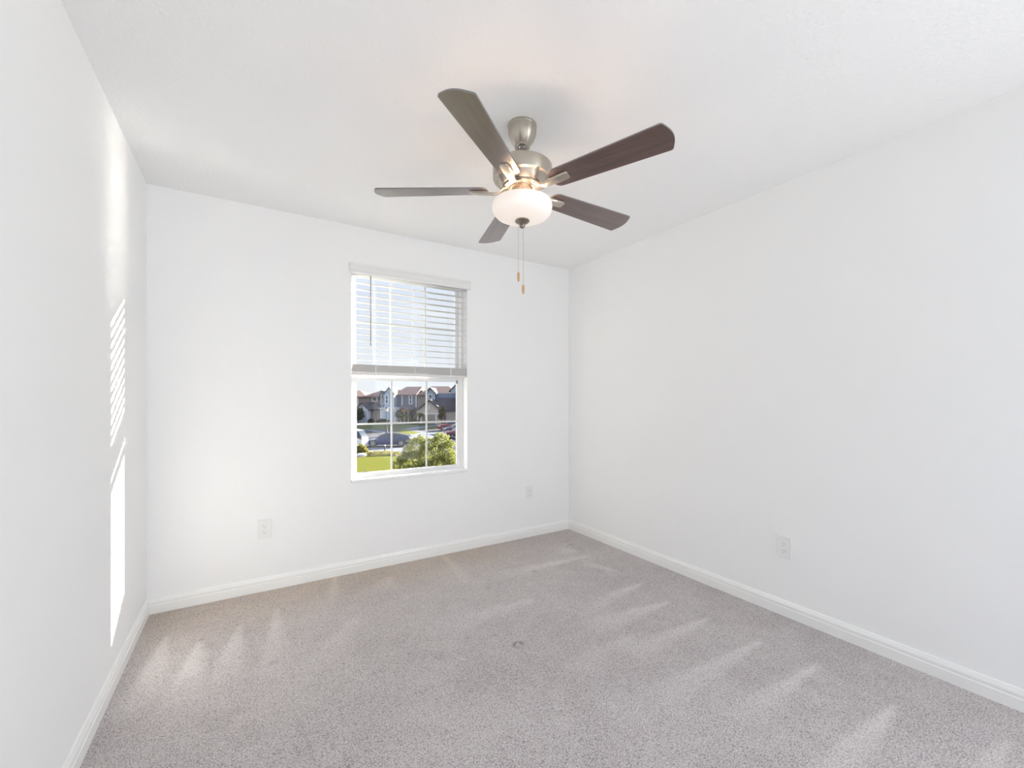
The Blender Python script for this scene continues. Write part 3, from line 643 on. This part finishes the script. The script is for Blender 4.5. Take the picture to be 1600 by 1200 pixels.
# ---- cars: local x = length, front at -x
M['tyre'] = mat('tyre', (0.03, 0.03, 0.032), .8); M['rim'] = mat('wheel_rim', (0.55, 0.56, 0.58), .3, metal=.8); M['cglass'] = mat('car_glass', (0.03, 0.045, 0.07), .08, spec=.8)
M['head'] = mat('headlight', (0.75, 0.78, 0.82), .15); M['tail'] = mat('taillight', (0.55, 0.05, 0.05), .3)
def car(px, dep, rz, L, Hh, paint, label, kind='sedan'):
    r = empty('car', W((px - 800) * dep / F_PX, dep, GZ + .02), -TH + rz, label=label, cat='car')
    wd = .90
    if kind == 'sedan':
        st = [(-.50, .30, .50, .50, .62), (-.47, .24, .62, .62, .80), (-.36, .22, .70, .70, .90), (-.21, .22, .76, .76, .94), (-.19, .22, .77, .80, .94), (-.02, .22, .78, 1.0, .95), (.12, .22, .79, 1.0, .95), (.30, .22, .81, .90, .95), (.42, .22, .83, .84, .92), (.47, .26, .78, .78, .85), (.50, .34, .62, .62, .72)]
    else:
        st = [(-.50, .32, .58, .58, .64), (-.47, .24, .66, .66, .84), (-.30, .22, .70, .70, .92), (-.27, .22, .71, .73, .92), (-.12, .22, .72, .97, .94), (.05, .22, .72, 1.0, .95), (.30, .22, .73, .98, .95), (.42, .22, .73, .93, .94), (.47, .24, .66, .70, .9), (.50, .32, .60, .60, .8)]
    b = MB(); rows = []; base_h = Hh / 1.0
    for x, zb, zs, zt, hw in st:
        zb, zs2, zt2 = zb * .9 * base_h / 1.4, zs * base_h * (.86 if kind == 'sedan' else .82), zt * base_h; zt2 = max(zt2 if zt > zs else zs2, zs2); w = hw * wd; wt = w * (.74 if zt > zs else .90)
        if zt <= zs: zt2 = zs2 + .03
        rows.append([Vector((x * L, -w * .93, zb)), Vector((x * L, -w, (zb + zs2) / 2)), Vector((x * L, -w * .96, zs2)), Vector((x * L, -wt, zt2)), Vector((x * L, wt, zt2)), Vector((x * L, w * .96, zs2)), Vector((x * L, w, (zb + zs2) / 2)), Vector((x * L, w * .93, zb))])
    vr = [[b.bm.verts.new(p) for p in q] for q in rows]
    for i in range(len(vr) - 1):
        for j in range(7):
            f = b.bm.faces.new([vr[i][j], vr[i][j + 1], vr[i + 1][j + 1], vr[i + 1][j]]); f.smooth = True
            zt0, zt1 = st[i][3] - st[i][2], st[i + 1][3] - st[i + 1][2]
            if (zt0 > .01 or zt1 > .01):
                if j in (2, 4): f.material_index = 1
                if j == 3 and abs(st[i][3] - st[i + 1][3]) > .05: f.material_index = 1
        b.bm.faces.new([vr[i][7], vr[i][0], vr[i + 1][0], vr[i + 1][7]])
    b.bm.faces.new(vr[0]); b.bm.faces.new(vr[-1][::-1])
    body = b.build('body', [paint, M['cglass']], r)
    for x in (-.31, .30):
        for sgn in (-1, 1):
            rad = .33; R_ = MB().lathe([(0, -.11), (rad * .9, -.11), (rad, -.08), (rad, .08), (rad * .9, .11), (0, .11)], 24).build('wheel', M['tyre'], r, loc=(x * L, sgn * wd * .86, rad), rot=(R(90), 0, 0))
            h = MB()
            h.lathe([(0, .125), (.07, .125), (.07, .10), (0, .10)], 12); h.lathe([(.19, .10), (.22, .125), (.235, .10)], 24)
            for a in range(5):
                ca, sa = math.cos(a * 1.2566), math.sin(a * 1.2566); h.prism([(-.02 * sa + .05 * ca, .02 * ca + .05 * sa, .105), (.02 * sa + .05 * ca, -.02 * ca + .05 * sa, .105), (.03 * sa + .21 * ca, -.03 * ca + .21 * sa, .105), (-.03 * sa + .21 * ca, .03 * ca + .21 * sa, .105)], (0, 0, .02))
            h.build('rim', M['rim'], R_, rot=(0, 0 if sgn < 0 else R(180), 0))
    zt = .46 * Hh
    for sgn in (-1, 1):
        MB().box(-.492 * L, -.455 * L, min(sgn * .5, sgn * .72), max(sgn * .5, sgn * .72), zt, zt + .12, .02).build('headlight', M['head'], r)
        MB().box(.462 * L, .492 * L, min(sgn * .5, sgn * .74), max(sgn * .5, sgn * .74), zt + .1, zt + .24, .02).build('taillight', M['tail'], r)
    return r
P = {k: mat('paint_' + k, c, .25, coat=.8) for k, c in (('blue', (0.012, 0.032, 0.13)), ('white', (0.8, 0.8, 0.82)), ('red', (0.30, 0.06, 0.07)), ('dark', (0.07, 0.09, 0.14)), ('maroon', (0.24, 0.07, 0.10)))}
car(607.5, 41.8, R(6), 4.35, 1.30, P['blue'], 'dark blue sedan parked beyond the lawn, facing left')
car(531.6, 39.0, R(-4), 4.7, 1.85, P['white'], 'white sport utility vehicle at the left edge behind the blue sedan\'s nose', 'suv')
car(707, 63, R(20), 4.4, 1.40, P['red'], 'red car farthest back of the cars at the right edge')
car(717, 57.5, R(25), 4.3, 1.35, P['dark'], 'dark blue-grey car between the red and maroon cars at the right edge')
car(720, 50.5, R(25), 4.3, 1.35, P['maroon'], 'maroon car nearest of the three at the right edge')
